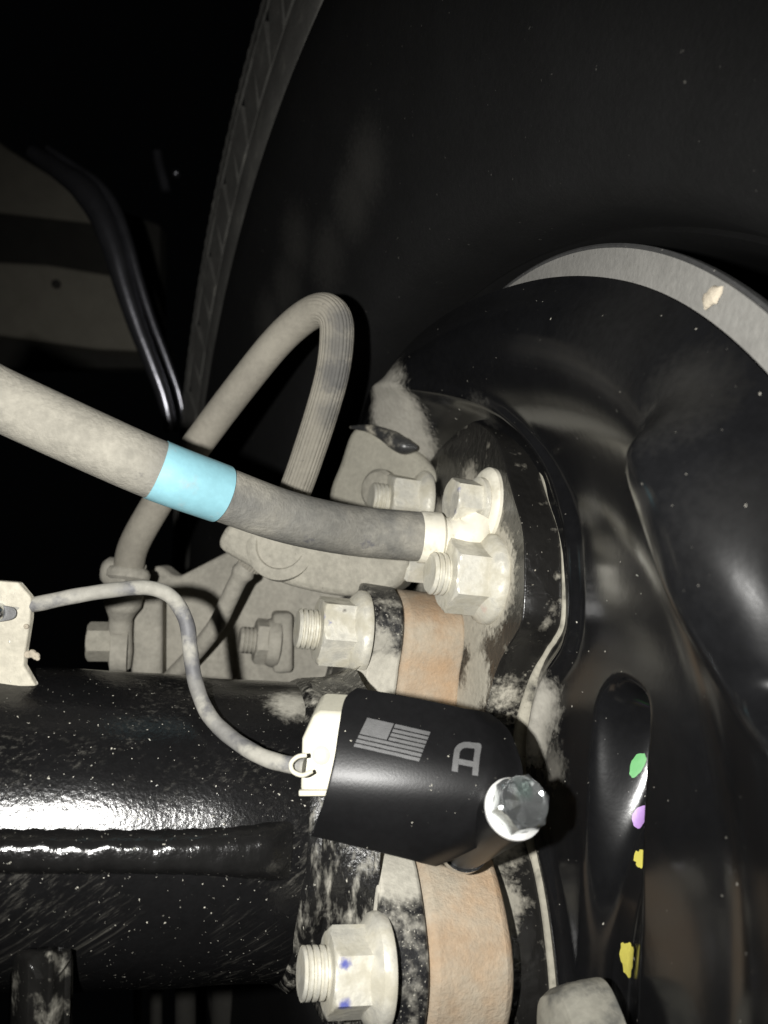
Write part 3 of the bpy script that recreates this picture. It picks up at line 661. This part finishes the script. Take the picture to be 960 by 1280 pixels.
# ============================================================ far background
fp = thing('chassis_rail', P(80, 440, 900), 'dim grey rail panel with a small round hole far behind', 'rail')
v, f = prism([P(-30, 325, 880), P(60, 330, 880), P(150, 345, 880), P(210, 440, 880), P(120, 436, 880), P(-30, 415, 880)], np.array([0, 40, 0])); build('rail_face', v, f, 'far', fp, bevel=4)
v, f = capped(P(70, 355, 878), np.array([0, -1, 0]), [(-5, 5), (1, 5), (1.5, 4)], seg=24); build('drain_hole', v, f, 'far_dark', fp)
fb = thing('body_panel', P(60, 330, 960), 'dim grey body panel above the rail in the dark', 'panel')
v, f = prism([P(-30, 150, 950), P(10, 182, 950), P(90, 240, 950), P(200, 280, 950), P(200, 460, 950), P(-30, 460, 950)], np.array([0, 30, 0])); build('panel_face', v, f, 'far_dark', fb, bevel=4)
v, f = prism([P(-30, 156, 940), P(10, 186, 940), P(90, 236, 940), P(130, 280, 940), P(-30, 262, 940)], np.array([0, 8, 0])); build('panel_flange', v, f, 'far', fb, bevel=3)
fd = thing('arch_lip', P(205, 495, 560), 'shiny black curved edge of the wheel arch liner', 'arch lip')
path = [(40, 190, 560), (75, 214, 555), (104, 236, 550), (126, 268, 548), (142, 310, 548), (155, 356, 550), (172, 408, 554), (190, 455, 558), (206, 500, 562), (214, 540, 566)]
pts = cr([P(*q) for q in path], 10)
v, f = tube(pts, np.interp(np.linspace(0, 1, len(pts)), [0, .25, .6, 1], [5, 9.5, 7, 4.5]), 24); build('lip_bead', v, f, 'liner', fd, 60)
pts2 = pts + np.array([9, 4, 5.])
v, f = tube(pts2, np.interp(np.linspace(0, 1, len(pts)), [0, .3, .7, 1], [2, 4, 3, 2]), 18); build('lip_fold', v, f, 'liner', fd, 60)
ck = thing('liner_clip', P(205, 232, 640), 'small glossy black clip in the dark wheel arch', 'clip')
v, f = tube(cr([P(196, 188, 640), P(199, 205, 640), P(205, 228, 640), P(208, 240, 640)], 6), [1.5] + [4.0] * 17 + [1.5], 16); build('clip_body', v, f, 'liner', ck, 60)
v, f = lathe(P(220, 216, 640), np.array([0, -1, 0]), [(-3, 3), (0, 3), (1.6, 2.2), (2.2, .1)], seg=20); build('clip_stud', v, f, 'liner', ck, 60)
sh = thing('shock_body', P(270, 1400, 420), 'dim dark ribbed tube below the axle', 'shock absorber')
for k, (x, w2, d) in enumerate([(172, 5, 420), (195, 8, 424), (232, 13, 420), (282, 18, 425), (322, 9, 430)]):
    v, f = tube([P(x, 1215, d), P(x, 1400, d)], w2 * .42, 20); build('tube_section', v, f, 'far_dark', sh, 60)
